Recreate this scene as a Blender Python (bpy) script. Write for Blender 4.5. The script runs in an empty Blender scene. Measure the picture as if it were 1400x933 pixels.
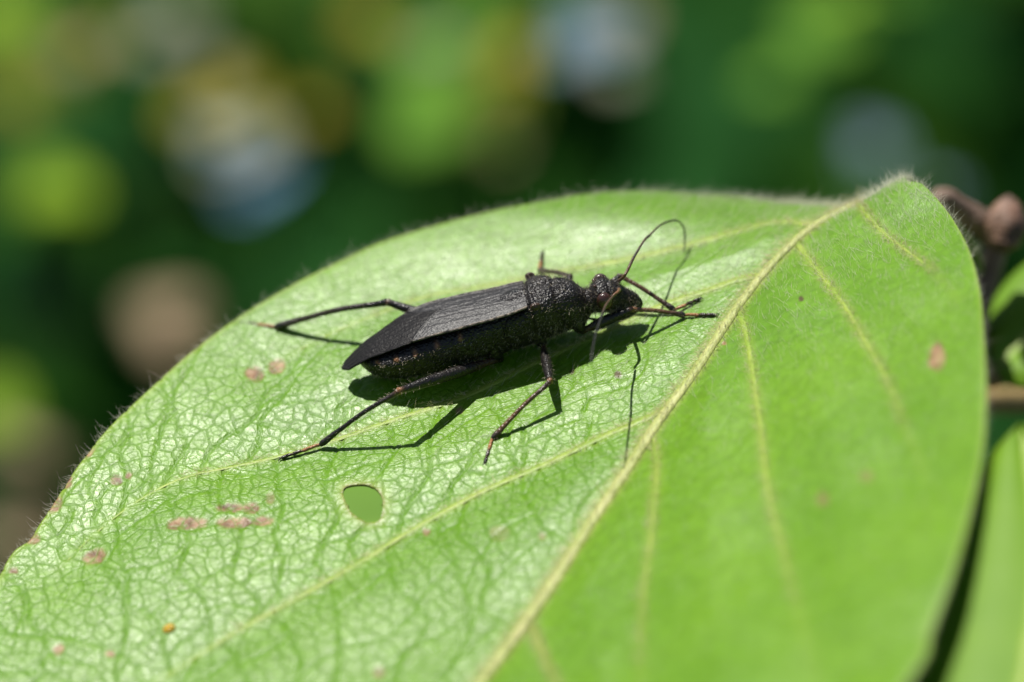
import bpy, math, random
import numpy as np
from mathutils import Vector, Matrix

# ------------------------------------------------------------------ camera, light, exposure
MM = 0.001
PITCH = math.radians(25.0)
LENS, SENSOR, DIST = 105.0, 23.5, 216.0           # macro lens, mm
FPX = LENS / SENSOR * 1400.0                      # focal length in photo pixels
RIGHT = np.array([1.0, 0.0, 0.0])
FWD = np.array([0.0, math.cos(PITCH), -math.sin(PITCH)])
UPV = np.array([0.0, math.sin(PITCH), math.cos(PITCH)])

def ray(px, py):
    return FWD + RIGHT * ((px - 700.0) / FPX) + UPV * ((466.5 - py) / FPX)

CAM = -DIST * ray(700, 434)                       # mm; the origin lies on the leaf at the plane of focus

def cam2w(v):
    return RIGHT * v[0] + UPV * v[1] - FWD * v[2]

VIEW = math.radians(33.0)                         # angle between the line of sight and the leaf
_l = np.array([1140.0, 500.0]); _l /= np.linalg.norm(_l)
E1 = cam2w((_l[0], _l[1], 0))
NRM = cam2w((-_l[1] * math.cos(VIEW), _l[0] * math.cos(VIEW), math.sin(VIEW)))
E2 = np.cross(NRM, E1)
_st = math.radians(20.5)
_so = math.radians(6.5)
SUN = NRM * math.cos(_st) + E2 * math.sin(_st) + E1 * math.sin(_so)
SUN /= np.linalg.norm(SUN)

sc = bpy.context.scene
col = sc.collection
cd = bpy.data.cameras.new('camera'); cam = bpy.data.objects.new('camera', cd); col.objects.link(cam)
cd.sensor_width = SENSOR; cd.lens = LENS; cd.clip_start = 0.005; cd.clip_end = 200
cam.location = Vector(CAM * MM); cam.rotation_euler = (math.pi / 2 - PITCH, 0, 0)
cd.dof.use_dof = True; cd.dof.focus_distance = (DIST - 7.5) * MM; cd.dof.aperture_fstop = 15.5
cd.dof.aperture_blades = 0
sc.camera = cam

w = bpy.data.worlds.new('World'); sc.world = w; w.use_nodes = True
nt = w.node_tree
sky = nt.nodes.new('ShaderNodeTexSky'); sky.sky_type = 'NISHITA'; sky.sun_disc = False
sky.sun_elevation = math.asin(SUN[2]); sky.sun_rotation = math.atan2(SUN[0], SUN[1])
nt.links.new(sky.outputs[0], nt.nodes['Background'].inputs[0])
nt.nodes['Background'].inputs[1].default_value = 0.055
sd = bpy.data.lights.new('sun', 'SUN'); sd.energy = 5.0; sd.angle = math.radians(0.53); sd.color = (1.0, 0.965, 0.89)
sun = bpy.data.objects.new('sun', sd); col.objects.link(sun)
sun.rotation_euler = Vector(SUN).to_track_quat('Z', 'Y').to_euler(); sun.location = Vector(SUN) * 3
sc.view_settings.view_transform = 'Standard'; sc.view_settings.look = 'None'
sc.view_settings.exposure = 0.48; sc.view_settings.gamma = 1.0; sc.view_settings.use_curve_mapping = False
sc.render.engine = 'CYCLES'
sc.cycles.use_denoising = True
sc.cycles.max_bounces = 8

rng = np.random.default_rng(7)
random.seed(7)

# ------------------------------------------------------------------ helpers
def project(P):
    d = np.asarray(P) - CAM
    z = d @ FWD
    return 700 + FPX * (d @ RIGHT) / z, 466.5 - FPX * (d @ UPV) / z

def lattice(ix, iy, seed):
    h = (ix.astype(np.int64) * 374761393 + iy.astype(np.int64) * 668265263 + seed * 974711) & 0x7fffffff
    h = ((h ^ (h >> 13)) * 1274126177) & 0x7fffffff
    return ((h ^ (h >> 16)) & 0xffff) / 65535.0

def vnoise(x, y, seed=0):
    ix, iy = np.floor(x), np.floor(y)
    fx, fy = x - ix, y - iy
    fx = fx * fx * (3 - 2 * fx); fy = fy * fy * (3 - 2 * fy)
    a = lattice(ix, iy, seed); b = lattice(ix + 1, iy, seed); c = lattice(ix, iy + 1, seed); d = lattice(ix + 1, iy + 1, seed)
    return (a * (1 - fx) + b * fx) * (1 - fy) + (c * (1 - fx) + d * fx) * fy

def fbm(x, y, seed=0, n=3):
    s, a, t = 0, 1.0, 0
    for k in range(n):
        s = s + a * vnoise(x * 2 ** k + 17.3 * k, y * 2 ** k, seed + k); t += a; a *= .5
    return s / t - 0.5

def seg_dist(P, poly):
    """distance of 2-D points to a polyline, the signed side and the position along it"""
    P = np.asarray(P, float); best = np.full(len(P), 1e9); side = np.zeros(len(P)); along = np.zeros(len(P)); acc = 0
    for a, b in zip(poly[:-1], poly[1:]):
        d = b - a; L = np.linalg.norm(d)
        t = np.clip(((P - a) @ d) / (L * L), 0, 1)
        v = P - (a + t[:, None] * d)
        r = np.sqrt((v ** 2).sum(1)); m = r < best
        best = np.where(m, r, best)
        side = np.where(m, np.sign(d[1] * v[:, 0] - d[0] * v[:, 1]), side)
        along = np.where(m, acc + t * L, along); acc += L
    return best, side, along

def catmull(pts, n):
    """n points evenly spaced along a smooth curve through pts (any dimension)"""
    p = np.asarray(pts, float)
    p = np.vstack([2 * p[0] - p[1], p, 2 * p[-1] - p[-2]])
    out = []
    K = 24
    for i in range(1, len(p) - 2):
        a, b, c, d = p[i - 1:i + 3]
        for k in range(K):
            t = k / K
            out.append(.5 * ((2 * b) + (c - a) * t + (2 * a - 5 * b + 4 * c - d) * t * t + (3 * b - a - 3 * c + d) * t ** 3))
    out.append(p[-2]); out = np.array(out)
    L = np.concatenate([[0], np.cumsum(np.linalg.norm(np.diff(out[:, :3] if out.shape[1] > 3 else out, axis=0), axis=1))])
    s = np.linspace(0, L[-1], n)
    return np.stack([np.interp(s, L, out[:, k]) for k in range(out.shape[1])], 1)

def tag(o, label=None, cat=None, group=None, kind=None):
    if label: o['label'] = label
    if cat: o['category'] = cat
    if group: o['group'] = group
    if kind: o['kind'] = kind
    return o

def empty(name, loc):
    o = bpy.data.objects.new(name, None); col.objects.link(o)
    o.location = Vector(np.asarray(loc) * MM); o.empty_display_size = .005
    return o

def origin_of(parent):
    v = Vector((0, 0, 0))
    while parent is not None:
        v = v + parent.location; parent = parent.parent
    return np.array(v) / MM

def build(name, V, F, mat, parent=None, attrs=None, smooth=True, loc=None):
    """a mesh object from points in mm (world) and faces (list of lists or an n x k array)"""
    V = np.asarray(V, float)
    base = origin_of(parent)
    if parent is None:
        base = np.asarray(loc, float) if loc is not None else np.zeros(3)
    me = bpy.data.meshes.new(name)
    Vl = ((V - base) * MM).astype(np.float32)
    if isinstance(F, np.ndarray):
        k = F.shape[1]
        me.vertices.add(len(Vl)); me.vertices.foreach_set('co', Vl.ravel())
        me.loops.add(F.size); me.loops.foreach_set('vertex_index', F.ravel().astype(np.int32))
        me.polygons.add(len(F)); me.polygons.foreach_set('loop_start', np.arange(0, F.size, k, dtype=np.int32))
        me.update(calc_edges=True)
    else:
        me.from_pydata(Vl.tolist(), [], F)
    if smooth:
        me.polygons.foreach_set('use_smooth', np.ones(len(me.polygons), bool))
    for k, a in (attrs or {}).items():
        a = np.asarray(a, np.float32)
        at = me.attributes.new(k, 'FLOAT', 'POINT'); at.data.foreach_set('value', a)
    me.validate(); me.update()
    if mat: me.materials.append(mat)
    o = bpy.data.objects.new(name, me); col.objects.link(o)
    if parent is not None: o.parent = parent
    else: o.location = Vector(base * MM)
    return o

class Geo:
    """collects shapes for one mesh"""
    def __init__(s): s.V = []; s.F = []; s.A = []; s.n = 0
    def add(s, V, F, a=None):
        V = np.asarray(V, float)
        s.V.append(V); s.F += [[i + s.n for i in f] for f in F]
        s.A.append(np.zeros(len(V)) if a is None else np.broadcast_to(np.asarray(a, float), (len(V),)))
        s.n += len(V)
    def build(s, name, mat, parent=None, attr='tint', **k):
        return build(name, np.vstack(s.V), s.F, mat, parent, {attr: np.concatenate(s.A)}, **k)

def tube(path, rad, sides=10, n=None, tint=None, flat=1.0, up=None, bump=0.0, seed=0):
    """a tapered round tube along path (m x 3); rad and tint one value per path point"""
    path = np.asarray(path, float); m = len(path)
    rad = np.broadcast_to(np.asarray(rad, float), (m,)); tint = np.broadcast_to(np.asarray(0 if tint is None else tint, float), (m,))
    n = n or max(8, 6 * m)
    c = catmull(np.column_stack([path, rad, tint]), n)
    p, r, tn = c[:, :3], np.maximum(c[:, 3], .002), np.clip(c[:, 4], 0, 1)
    T = np.gradient(p, axis=0); T /= np.linalg.norm(T, axis=1)[:, None]
    ref = np.array(up if up is not None else (.3, .2, .93), float)
    N = []
    upn = None
    if up is not None and np.ndim(up) == 2:
        upn = np.stack([np.interp(np.linspace(0, 1, n), np.linspace(0, 1, len(up)), np.asarray(up)[:, k]) for k in range(3)], 1)
        ref = upn[0]
    for ti, t in enumerate(T):
        if upn is not None: ref = upn[ti]
        q = ref - t * (ref @ t); q /= np.linalg.norm(q) + 1e-9
        N.append(q)
        if up is None: ref = q
    N = np.array(N); B = np.cross(T, N)
    ang = np.linspace(0, 2 * math.pi, sides, endpoint=False)
    lr = np.random.default_rng(seed)
    V = []
    for i in range(n):
        rr = r[i] * (1 + bump * (lr.random(sides) - .5))
        V.append(p[i] + (np.sin(ang) * rr * flat)[:, None] * N[i] + (np.cos(ang) * rr)[:, None] * B[i])
    V = np.vstack(V); A = np.repeat(tn, sides)
    F = [[i * sides + j, i * sides + (j + 1) % sides, (i + 1) * sides + (j + 1) % sides, (i + 1) * sides + j] for i in range(n - 1) for j in range(sides)]
    a, b = len(V), len(V) + 1
    V = np.vstack([V, p[0] - T[0] * r[0] * .6, p[-1] + T[-1] * r[-1] * .6]); A = np.append(A, [tn[0], tn[-1]])
    F += [[a, (j + 1) % sides, j] for j in range(sides)]
    F += [[b, (n - 1) * sides + j, (n - 1) * sides + (j + 1) % sides] for j in range(sides)]
    return V, F, A

def hairs(P, D, L, R, bend=None):
    """many tapered three-sided hairs at once: roots P, directions D, lengths L, root radii R -> points, faces"""
    P = np.asarray(P, float); D = np.asarray(D, float); D /= np.linalg.norm(D, axis=1)[:, None]
    m = len(P); L = np.broadcast_to(L, (m,)); R = np.broadcast_to(R, (m,))
    q = np.cross(D, np.array([.31, .52, .79])); q /= np.linalg.norm(q, axis=1)[:, None]; s = np.cross(D, q)
    bend = np.zeros((m, 3)) if bend is None else bend
    rows = []
    for t, k in ((0, 1.0), (.5, .75)):
        c = P + D * (L * t)[:, None] + bend * (L * t * t)[:, None]
        for a in (0, 2.094, 4.189):
            rows.append(c + (q * math.cos(a) + s * math.sin(a)) * (R * k)[:, None])
    rows.append(P + D * L[:, None] + bend * L[:, None])
    V = np.stack(rows, 1).reshape(-1, 3)
    b = np.arange(m)[:, None] * 7
    tri = []
    for i in range(3):
        j = (i + 1) % 3
        tri += [b + np.array([i, j, 3 + j]), b + np.array([i, 3 + j, 3 + i]), b + np.array([3 + i, 3 + j, 6])]
    return V, np.vstack(tri)

# ------------------------------------------------------------------ materials
def new_mat(name):
    m = bpy.data.materials.new(name); m.use_nodes = True
    t = m.node_tree; b = t.nodes['Principled BSDF']
    return m, t, b

def node(t, kind, **kw):
    n = t.nodes.new(kind)
    for k, v in kw.items(): setattr(n, k, v)
    return n

def noise(t, scale, detail=3, rough=.55):
    tc = node(t, 'ShaderNodeTexCoord'); n = node(t, 'ShaderNodeTexNoise')
    n.inputs['Scale'].default_value = scale; n.inputs['Detail'].default_value = detail; n.inputs['Roughness'].default_value = rough
    t.links.new(tc.outputs['Object'], n.inputs['Vector'])
    return n.outputs['Fac']

def ramp(t, fac, stops):
    r = node(t, 'ShaderNodeValToRGB'); e = r.color_ramp.elements
    while len(e) < len(stops): e.new(.5)
    for x, (p, c) in zip(e, stops): x.position = p; x.color = (*c, 1)
    t.links.new(fac, r.inputs[0]); return r.outputs[0]

def mix(t, fac, a, b, mode='MIX'):
    n = node(t, 'ShaderNodeMix', data_type='RGBA', blend_type=mode)
    for s, v in ((n.inputs[0], fac), (n.inputs[6], a), (n.inputs[7], b)):
        if isinstance(v, (int, float)): s.default_value = v
        elif isinstance(v, tuple): s.default_value = (*v, 1)
        else: t.links.new(v, s)
    return n.outputs[2]

def math_n(t, op, a, b=None, clamp=False):
    n = node(t, 'ShaderNodeMath', operation=op, use_clamp=clamp)
    for s, v in zip(n.inputs, (a, b)):
        if v is None: continue
        if isinstance(v, (int, float)): s.default_value = v
        else: t.links.new(v, s)
    return n.outputs[0]

def attr(t, name):
    n = node(t, 'ShaderNodeAttribute', attribute_name=name); return n.outputs['Fac']

def bump(t, h, strength, dist, b, prev=None):
    n = node(t, 'ShaderNodeBump'); n.inputs['Strength'].default_value = strength; n.inputs['Distance'].default_value = dist
    t.links.new(h, n.inputs['Height'])
    if prev is not None: t.links.new(prev, n.inputs['Normal'])
    t.links.new(n.outputs[0], b.inputs['Normal']); return n.outputs[0]

def translucent(t, b, colr, fac):
    tr = node(t, 'ShaderNodeBsdfTranslucent'); ms = node(t, 'ShaderNodeMixShader'); ms.inputs[0].default_value = fac
    if isinstance(colr, tuple): tr.inputs[0].default_value = (*colr, 1)
    else: t.links.new(colr, tr.inputs[0])
    out = t.nodes['Material Output']
    t.links.new(b.outputs[0], ms.inputs[1]); t.links.new(tr.outputs[0], ms.inputs[2]); t.links.new(ms.outputs[0], out.inputs[0])

def simple_mat(name, c1, c2, scale, rough, bstr=.3, bscale=None, bdist=.0001, spec=.5):
    m, t, b = new_mat(name)
    t.links.new(ramp(t, noise(t, scale), [(.3, c1), (.7, c2)]), b.inputs['Base Color'])
    b.inputs['Roughness'].default_value = rough; b.inputs['Specular IOR Level'].default_value = spec
    bump(t, noise(t, bscale or scale * 4, 4), bstr, bdist, b)
    return m

def blade_material():
    """the fine mesh of small veins lies in leaf coordinates (uv, in mm of the flattened blade)"""
    m, t, b = new_mat('leaf_blade')
    L = t.links.new
    uv = node(t, 'ShaderNodeUVMap', uv_map='plane')
    wn = node(t, 'ShaderNodeTexNoise', noise_dimensions='2D'); wn.inputs['Scale'].default_value = .9; wn.inputs['Detail'].default_value = 2
    L(uv.outputs[0], wn.inputs['Vector'])
    sub = node(t, 'ShaderNodeVectorMath', operation='SUBTRACT'); L(wn.outputs['Color'], sub.inputs[0]); sub.inputs[1].default_value = (.5, .5, .5)
    scl = node(t, 'ShaderNodeVectorMath', operation='SCALE'); L(sub.outputs[0], scl.inputs[0]); scl.inputs['Scale'].default_value = .40
    add = node(t, 'ShaderNodeVectorMath', operation='ADD'); L(uv.outputs[0], add.inputs[0]); L(scl.outputs[0], add.inputs[1])
    def net(scale, width):
        v = node(t, 'ShaderNodeTexVoronoi', voronoi_dimensions='2D', feature='DISTANCE_TO_EDGE'); v.inputs['Scale'].default_value = scale
        L(add.outputs[0], v.inputs['Vector'])
        mr = node(t, 'ShaderNodeMapRange', interpolation_type='SMOOTHSTEP'); L(v.outputs['Distance'], mr.inputs[0])
        mr.inputs[1].default_value = width * .3; mr.inputs[2].default_value = width; mr.inputs[3].default_value = 1.0; mr.inputs[4].default_value = 0.0
        return mr.outputs[0]
    rel = attr(t, 'relief')
    n1 = math_n(t, 'MULTIPLY', net(1 / .80, .10), rel)
    n2 = math_n(t, 'MULTIPLY', net(1 / .38, .13), math_n(t, 'MULTIPLY', rel, .6))
    line = math_n(t, 'MAXIMUM', n1, n2)
    ter = math_n(t, 'MULTIPLY', attr(t, 'tertiary'), math_n(t, 'ADD', math_n(t, 'MULTIPLY', rel, .7), .3))
    base = ramp(t, noise(t, 120, 4), [(.25, (.098, .232, .004)), (.75, (.148, .300, .007))])
    fine = ramp(t, noise(t, 2600, 3), [(.3, (.62, .62, .62)), (.7, (1.28, 1.28, 1.25))])
    c = mix(t, .5, base, fine, 'MULTIPLY')
    c = mix(t, math_n(t, 'MULTIPLY', line, .55), c, (.062, .170, .004))
    c = mix(t, math_n(t, 'MULTIPLY', ter, .62), c, (.085, .215, .005))
    c = mix(t, math_n(t, 'MULTIPLY', attr(t, 'pale'), .8), c, (.30, .38, .06))
    sp = ramp(t, noise(t, 1500, 3), [(.3, (.12, .055, .04)), (.5, (.28, .14, .095)), (.75, (.50, .33, .20))])
    sm = math_n(t, 'MULTIPLY', attr(t, 'spot'), ramp(t, noise(t, 1900, 2), [(.28, (.35,) * 3), (.48, (1,) * 3)]))
    sm = math_n(t, 'MULTIPLY', sm, math_n(t, 'SUBTRACT', 1.0, math_n(t, 'MULTIPLY', n1, .45)))
    c = mix(t, sm, c, sp)
    c = mix(t, attr(t, 'dark_spot'), c, (.07, .025, .015))
    L(c, b.inputs['Base Color'])
    wax = math_n(t, 'SUBTRACT', 1.0, math_n(t, 'MAXIMUM', math_n(t, 'MULTIPLY', line, .62), math_n(t, 'MAXIMUM', math_n(t, 'MULTIPLY', ter, .75), math_n(t, 'MULTIPLY', sm, .7))))
    L(math_n(t, 'MULTIPLY', wax, .68), b.inputs['Specular IOR Level'])     # the mesh of small veins is less waxy than the cells
    r = ramp(t, noise(t, 900, 3), [(.3, (.32,) * 3), (.7, (.46,) * 3)])
    L(r, b.inputs['Roughness'])
    k1 = bump(t, math_n(t, 'SUBTRACT', 1.0, line), .30, .00005, b)
    k2 = bump(t, noise(t, 5200, 2, .5), .42, .00005, b, k1)
    bump(t, noise(t, 13000, 2, .6), .7, .000028, b, k2)
    translucent(t, b, mix(t, .5, c, (.35, .55, .03)), .16)
    return m

def green_leaf_material(name, c1, c2, rough=.45, trans=.25, tcol=(.25, .42, .04), spec=.5):
    m, t, b = new_mat(name)
    c = ramp(t, noise(t, 90, 4), [(.3, c1), (.7, c2)])
    vn = ramp(t, attr(t, 'vein'), [(0.0, (1, 1, 1)), (1.0, (1.5, 1.35, 1.6))])
    c = mix(t, 1.0, c, vn, 'MULTIPLY')
    t.links.new(c, b.inputs['Base Color']); b.inputs['Roughness'].default_value = rough
    b.inputs['Specular IOR Level'].default_value = spec
    bump(t, noise(t, 900, 3), .4, .00008, b)
    translucent(t, b, tcol, trans)
    return m

M = {}
M['blade'] = blade_material()
M['vein'] = simple_mat('vein', (.27, .33, .07), (.40, .41, .15), 900, .55, .5, 5000, .00008)
M['side_vein'] = simple_mat('side_vein', (.165, .27, .016), (.25, .33, .038), 900, .5, .5, 5000, .00008)
M['hair'] = simple_mat('leaf_hair', (.55, .55, .42), (.75, .74, .62), 800, .4)
translucent(M['hair'].node_tree, M['hair'].node_tree.nodes['Principled BSDF'], (.85, .85, .72), .5)
M['hair_tan'] = simple_mat('vein_hair', (.45, .40, .20), (.62, .56, .32), 800, .45)
M['neighbour'] = green_leaf_material('neighbour_leaf', (.105, .225, .007), (.155, .290, .012), .55, .16, (.3, .5, .03), .3)
M['lower'] = green_leaf_material('shaded_lower_leaf', (.075, .175, .010), (.105, .215, .014), .6, .1, (.2, .4, .03), .2)  # darker copy of the neighbour leaf green, shade put into its colour
M['bark'] = simple_mat('bark', (.10, .066, .045), (.27, .18, .13), 500, .7, .8, 1800, .0003)
M['bud'] = simple_mat('bud_scale', (.09, .052, .032), (.27, .15, .10), 900, .6, .6, 3500, .00015)
M['petiole'] = simple_mat('petiole', (.22, .14, .05), (.38, .27, .10), 500, .6)

def chitin(name, c0, c1, rough, gran, bstr, spec=.5, coat=0.0):
    m, t, b = new_mat(name)
    c = ramp(t, noise(t, 1400, 3), [(.3, c0), (.75, c1)])
    c = mix(t, attr(t, 'tint'), c, (.30, .135, .055))
    t.links.new(c, b.inputs['Base Color'])
    r = ramp(t, noise(t, 2500, 2), [(.3, (rough * .75,) * 3), (.7, (min(1, rough * 1.3),) * 3)])
    t.links.new(r, b.inputs['Roughness']); b.inputs['Specular IOR Level'].default_value = spec
    b.inputs['Coat Weight'].default_value = coat; b.inputs['Coat Roughness'].default_value = .15
    tc = node(t, 'ShaderNodeTexCoord'); v = node(t, 'ShaderNodeTexVoronoi'); v.inputs['Scale'].default_value = gran
    t.links.new(tc.outputs['Object'], v.inputs['Vector'])
    inv = math_n(t, 'SUBTRACT', 1.0, v.outputs['Distance'])
    n1 = bump(t, inv, bstr, .00007, b)
    bump(t, noise(t, gran * 2.2, 2), bstr * .7, .00003, b, n1)
    return m

M['body'] = chitin('chitin_body', (.005, .0042, .0042), (.015, .010, .0085), .36, 8500, .8, .5)
M['pronotum'] = chitin('chitin_pronotum', (.013, .010, .010), (.034, .026, .023), .34, 7000, 1.0)
M['leg'] = chitin('chitin_leg', (.008, .007, .007), (.022, .018, .016), .30, 9000, .5)
M['eye'] = chitin('chitin_eye', (.030, .012, .008), (.055, .022, .013), .16, 15000, .25, coat=.4)
M['seta_pale'] = simple_mat('seta_pale', (.40, .33, .22), (.62, .54, .40), 900, .35)
M['seta_dark'] = simple_mat('seta_dark', (.012, .010, .009), (.06, .045, .035), 900, .35)

def wing_material():
    m, t, b = new_mat('wing')
    lea = ramp(t, noise(t, 1800, 3), [(.3, (.006, .0055, .006)), (.7, (.016, .014, .015))])
    c = mix(t, attr(t, 'membrane'), lea, (.009, .0078, .0078))
    c = mix(t, attr(t, 'tint'), c, (.33, .26, .19))
    t.links.new(c, b.inputs['Base Color'])
    r = node(t, 'ShaderNodeMix', data_type='FLOAT'); r.inputs[2].default_value = .46; r.inputs[3].default_value = .46
    t.links.new(attr(t, 'membrane'), r.inputs[0]); t.links.new(r.outputs[0], b.inputs['Roughness'])
    sp = node(t, 'ShaderNodeMix', data_type='FLOAT'); sp.inputs[2].default_value = .50; sp.inputs[3].default_value = .18
    t.links.new(attr(t, 'membrane'), sp.inputs[0]); t.links.new(sp.outputs[0], b.inputs['Specular IOR Level'])
    n1 = bump(t, noise(t, 9500, 2), .8, .00006, b)
    w_ = node(t, 'ShaderNodeTexNoise'); tc = node(t, 'ShaderNodeTexCoord'); mp = node(t, 'ShaderNodeMapping')
    mp.inputs['Rotation'].default_value = (0, 0, -.35); mp.inputs['Scale'].default_value = (500, 5000, 2000)
    t.links.new(tc.outputs['Object'], mp.inputs[0]); t.links.new(mp.outputs[0], w_.inputs['Vector']); w_.inputs['Scale'].default_value = 1.0
    bump(t, w_.outputs['Fac'], .05, .00004, b, n1)
    return m
M['wing'] = wing_material()

# ------------------------------------------------------------------ ground
def soil():
    m, t, b = new_mat('soil')
    c = ramp(t, noise(t, 14, 6), [(.3, (.012, .016, .006)), (.5, (.016, .034, .009)), (.7, (.034, .030, .014))])
    t.links.new(c, b.inputs['Base Color']); b.inputs['Roughness'].default_value = .95; b.inputs['Specular IOR Level'].default_value = .2
    bump(t, noise(t, 60, 5), .8, .01, b); return m
GZ = -650.0
G = 90
gx = np.concatenate([np.linspace(-40000, -3000, 14), np.linspace(-2700, 2700, G), np.linspace(3000, 40000, 14)])
gy = np.concatenate([np.linspace(-40000, -3000, 14), np.linspace(-2700, 4200, G), np.linspace(5000, 40000, 14)])
X, Y = np.meshgrid(gx, gy)
Z = GZ + 60 * fbm(X / 400, Y / 400, 3, 4) - 10
nx, ny = len(gx), len(gy)
I = np.arange(nx * ny).reshape(ny, nx)
F = np.stack([I[:-1, :-1], I[:-1, 1:], I[1:, 1:], I[1:, :-1]], -1).reshape(-1, 4)
tag(build('ground', np.column_stack([X.ravel(), Y.ravel(), Z.ravel()]), F, soil()), kind='structure',
    label='dark leaf-littered soil under the shrubs')

# ------------------------------------------------------------------ the leaf's surface
def plane_hit(px, py):
    d = ray(px, py); t = -(CAM @ NRM) / (d @ NRM); P = CAM + d * t
    return np.array([P @ E1, P @ E2])

CREST = plane_hit(1165, 268)
BASE = CREST + np.array([4.0, 7.0])
MIDPX = [(1165, 268), (1130, 294), (1088, 330), (1050, 368), (1015, 412), (985, 456), (950, 510), (900, 578), (850, 655), (805, 722), (760, 792), (712, 862), (662, 930)]
mid = [BASE, CREST + np.array([2.6, 4.2])] + [plane_hit(*p) for p in MIDPX]
dlast = mid[-1] - mid[-3]; dlast /= np.linalg.norm(dlast)
nside = np.array([-dlast[1], dlast[0]])
for k, (a, b_) in enumerate(((10, 0), (20, .6), (28, 1.6), (34, 3.0))):
    mid.append(mid[len(MIDPX) + 1] + dlast * a + nside * b_)
MID = catmull(mid, 160)
DROPDIR = np.array([.5, .87])
SHOULDER = plane_hit(1240, 262)

def H(p):
    """height of the leaf above its mean plane, mm"""
    p = np.atleast_2d(p)
    r, s, al = seg_dist(p, MID)
    right = s < 0
    soft = np.sqrt(r * r + .5) - .7
    h = np.where(right, .19 * soft - .0008 * r * r, .205 * (r - 3.2 * (1 - np.exp(-r / 3.2))))
    q = np.maximum(0, (p - CREST) @ DROPDIR + 3.4 - np.where(right, 0, .12 * r))
    h = h - .085 * q * q
    h = h + 1.1 * np.exp(-(((p - SHOULDER) ** 2).sum(1)) / 9.0)
    far = np.maximum(0, al - 50)                  # the tip, out of the frame, droops
    h = h - .006 * far ** 2
    h = h + .55 * fbm(p[:, 0] / 9 + 3.1, p[:, 1] / 9, 21, 2) * np.minimum(1, r / 3)
    return h

def to_world(p, h):
    p = np.atleast_2d(p); h = np.broadcast_to(h, (len(p),))
    return p[:, :1] * E1 + p[:, 1:] * E2 + h[:, None] * NRM

def cast(px, py, h=0.0):
    """the point seen at a photo pixel that lies h mm above the leaf"""
    d = ray(px, py)
    t0 = -(CAM @ NRM) / (d @ NRM)
    ts = t0 + np.linspace(-26, 14, 500)
    P = CAM + ts[:, None] * d
    ab = np.column_stack([P @ E1, P @ E2])
    f = P @ NRM - h - H(ab)
    k = np.where((f[:-1] > 0) & (f[1:] <= 0))[0]
    if len(k):
        k = k[0]; u = f[k] / (f[k] - f[k + 1]); return P[k] * (1 - u) + P[k + 1] * u
    return P[np.argmin(np.abs(f))]

def ab_of(px, py):
    P = cast(px, py); return np.array([P @ E1, P @ E2])

LEFTPX = [(1110, 262), (1030, 261), (940, 262), (850, 267), (760, 278), (680, 293), (600, 313), (520, 338), (460, 366), (400, 396), (330, 438), (270, 482), (210, 535), (150, 592), (100, 655), (45, 737), (0, 795)]
RIGHTPX = [(1238, 240), (1265, 258), (1300, 298), (1326, 345), (1340, 400), (1347, 470), (1350, 540), (1345, 620), (1330, 700), (1305, 790), (1275, 870), (1248, 933)]
APEX = MID[-1]
lf = [BASE, CREST + np.array([1.0, 7.6]), CREST + np.array([-1.2, 5.6])] + [ab_of(*p) for p in LEFTPX[1:]]
rt = [BASE, CREST + np.array([5.4, 5.8])] + [ab_of(*p) for p in RIGHTPX]
def close_outline(o, bulge):
    a = np.array(o[-1]); d = a - np.array(o[-3]); d /= np.linalg.norm(d)
    L = np.linalg.norm(APEX - a)
    q1 = a + d * L * .42; q2 = APEX * .80 + q1 * .20 + (q1 - MID[-40]) * bulge
    for t in (.25, .5, .75, 1.0):
        o.append((1 - t) ** 3 * a + 3 * t * (1 - t) ** 2 * q1 + 3 * t * t * (1 - t) * q2 + t ** 3 * APEX)
    return np.array(o)
lf = close_outline(lf, .02); rt = close_outline(rt, .02)

LVPX = [
    [(1112, 306), (1060, 304), (1000, 319), (950, 333), (880, 350), (820, 362), (740, 377), (660, 392), (590, 404), (520, 428), (440, 462), (370, 500)],
    [(1041, 376), (1005, 384), (960, 400), (910, 416), (830, 452), (740, 492), (640, 540), (530, 577), (420, 614), (330, 636), (255, 652), (190, 684), (130, 730), (80, 778)],
    [(915, 556), (880, 574), (840, 590), (760, 628), (700, 654), (640, 682), (560, 727), (480, 776), (400, 822), (330, 860), (220, 930), (150, 975)],
]
RVPX = [
    [(1162, 268), (1193, 303), (1225, 332), (1273, 368), (1310, 410)],
    [(1088, 330), (1110, 360), (1150, 412), (1182, 465), (1214, 522), (1240, 590), (1270, 660)],
    [(1010, 420), (1022, 470), (1036, 560), (1050, 670), (1072, 760), (1095, 850), (1120, 940)],
    [(892, 592), (898, 640), (890, 735), (880, 810), (876, 900), (874, 990)],
    [(726, 856), (745, 900), (765, 945), (790, 1010)],
]
VEINS = [catmull([ab_of(*p) for p in L], 60) for L in LVPX + RVPX]

def resample(c, u):
    L = np.concatenate([[0], np.cumsum(np.linalg.norm(np.diff(c, axis=0), axis=1))]); L /= L[-1]
    return np.stack([np.interp(u, L, c[:, 0]), np.interp(u, L, c[:, 1])], 1)

NS, NL, NR = 560, 330, 250
lfc, rtc = catmull(lf, 700), catmull(rt, 700)
# the rows run across the blade: more of them where the leaf is in the frame
u = np.linspace(0, 1, NS)
Ms, Ls, Rs = resample(MID, u ** 1.08), resample(lfc, u), resample(rtc, u)
tL = np.linspace(1, 0, NL); tR = np.linspace(0, 1, NR)[1:]
gridL = Ms[:, None] + tL[None, :, None] * (Ls - Ms)[:, None]
gridR = Ms[:, None] + tR[None, :, None] * (Rs - Ms)[:, None]
GR = np.concatenate([gridL, gridR], 1); NC = GR.shape[1]
P2 = GR.reshape(-1, 2)
tt = np.broadcast_to(np.concatenate([tL, tR]), (NS, NC)).ravel()

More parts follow.
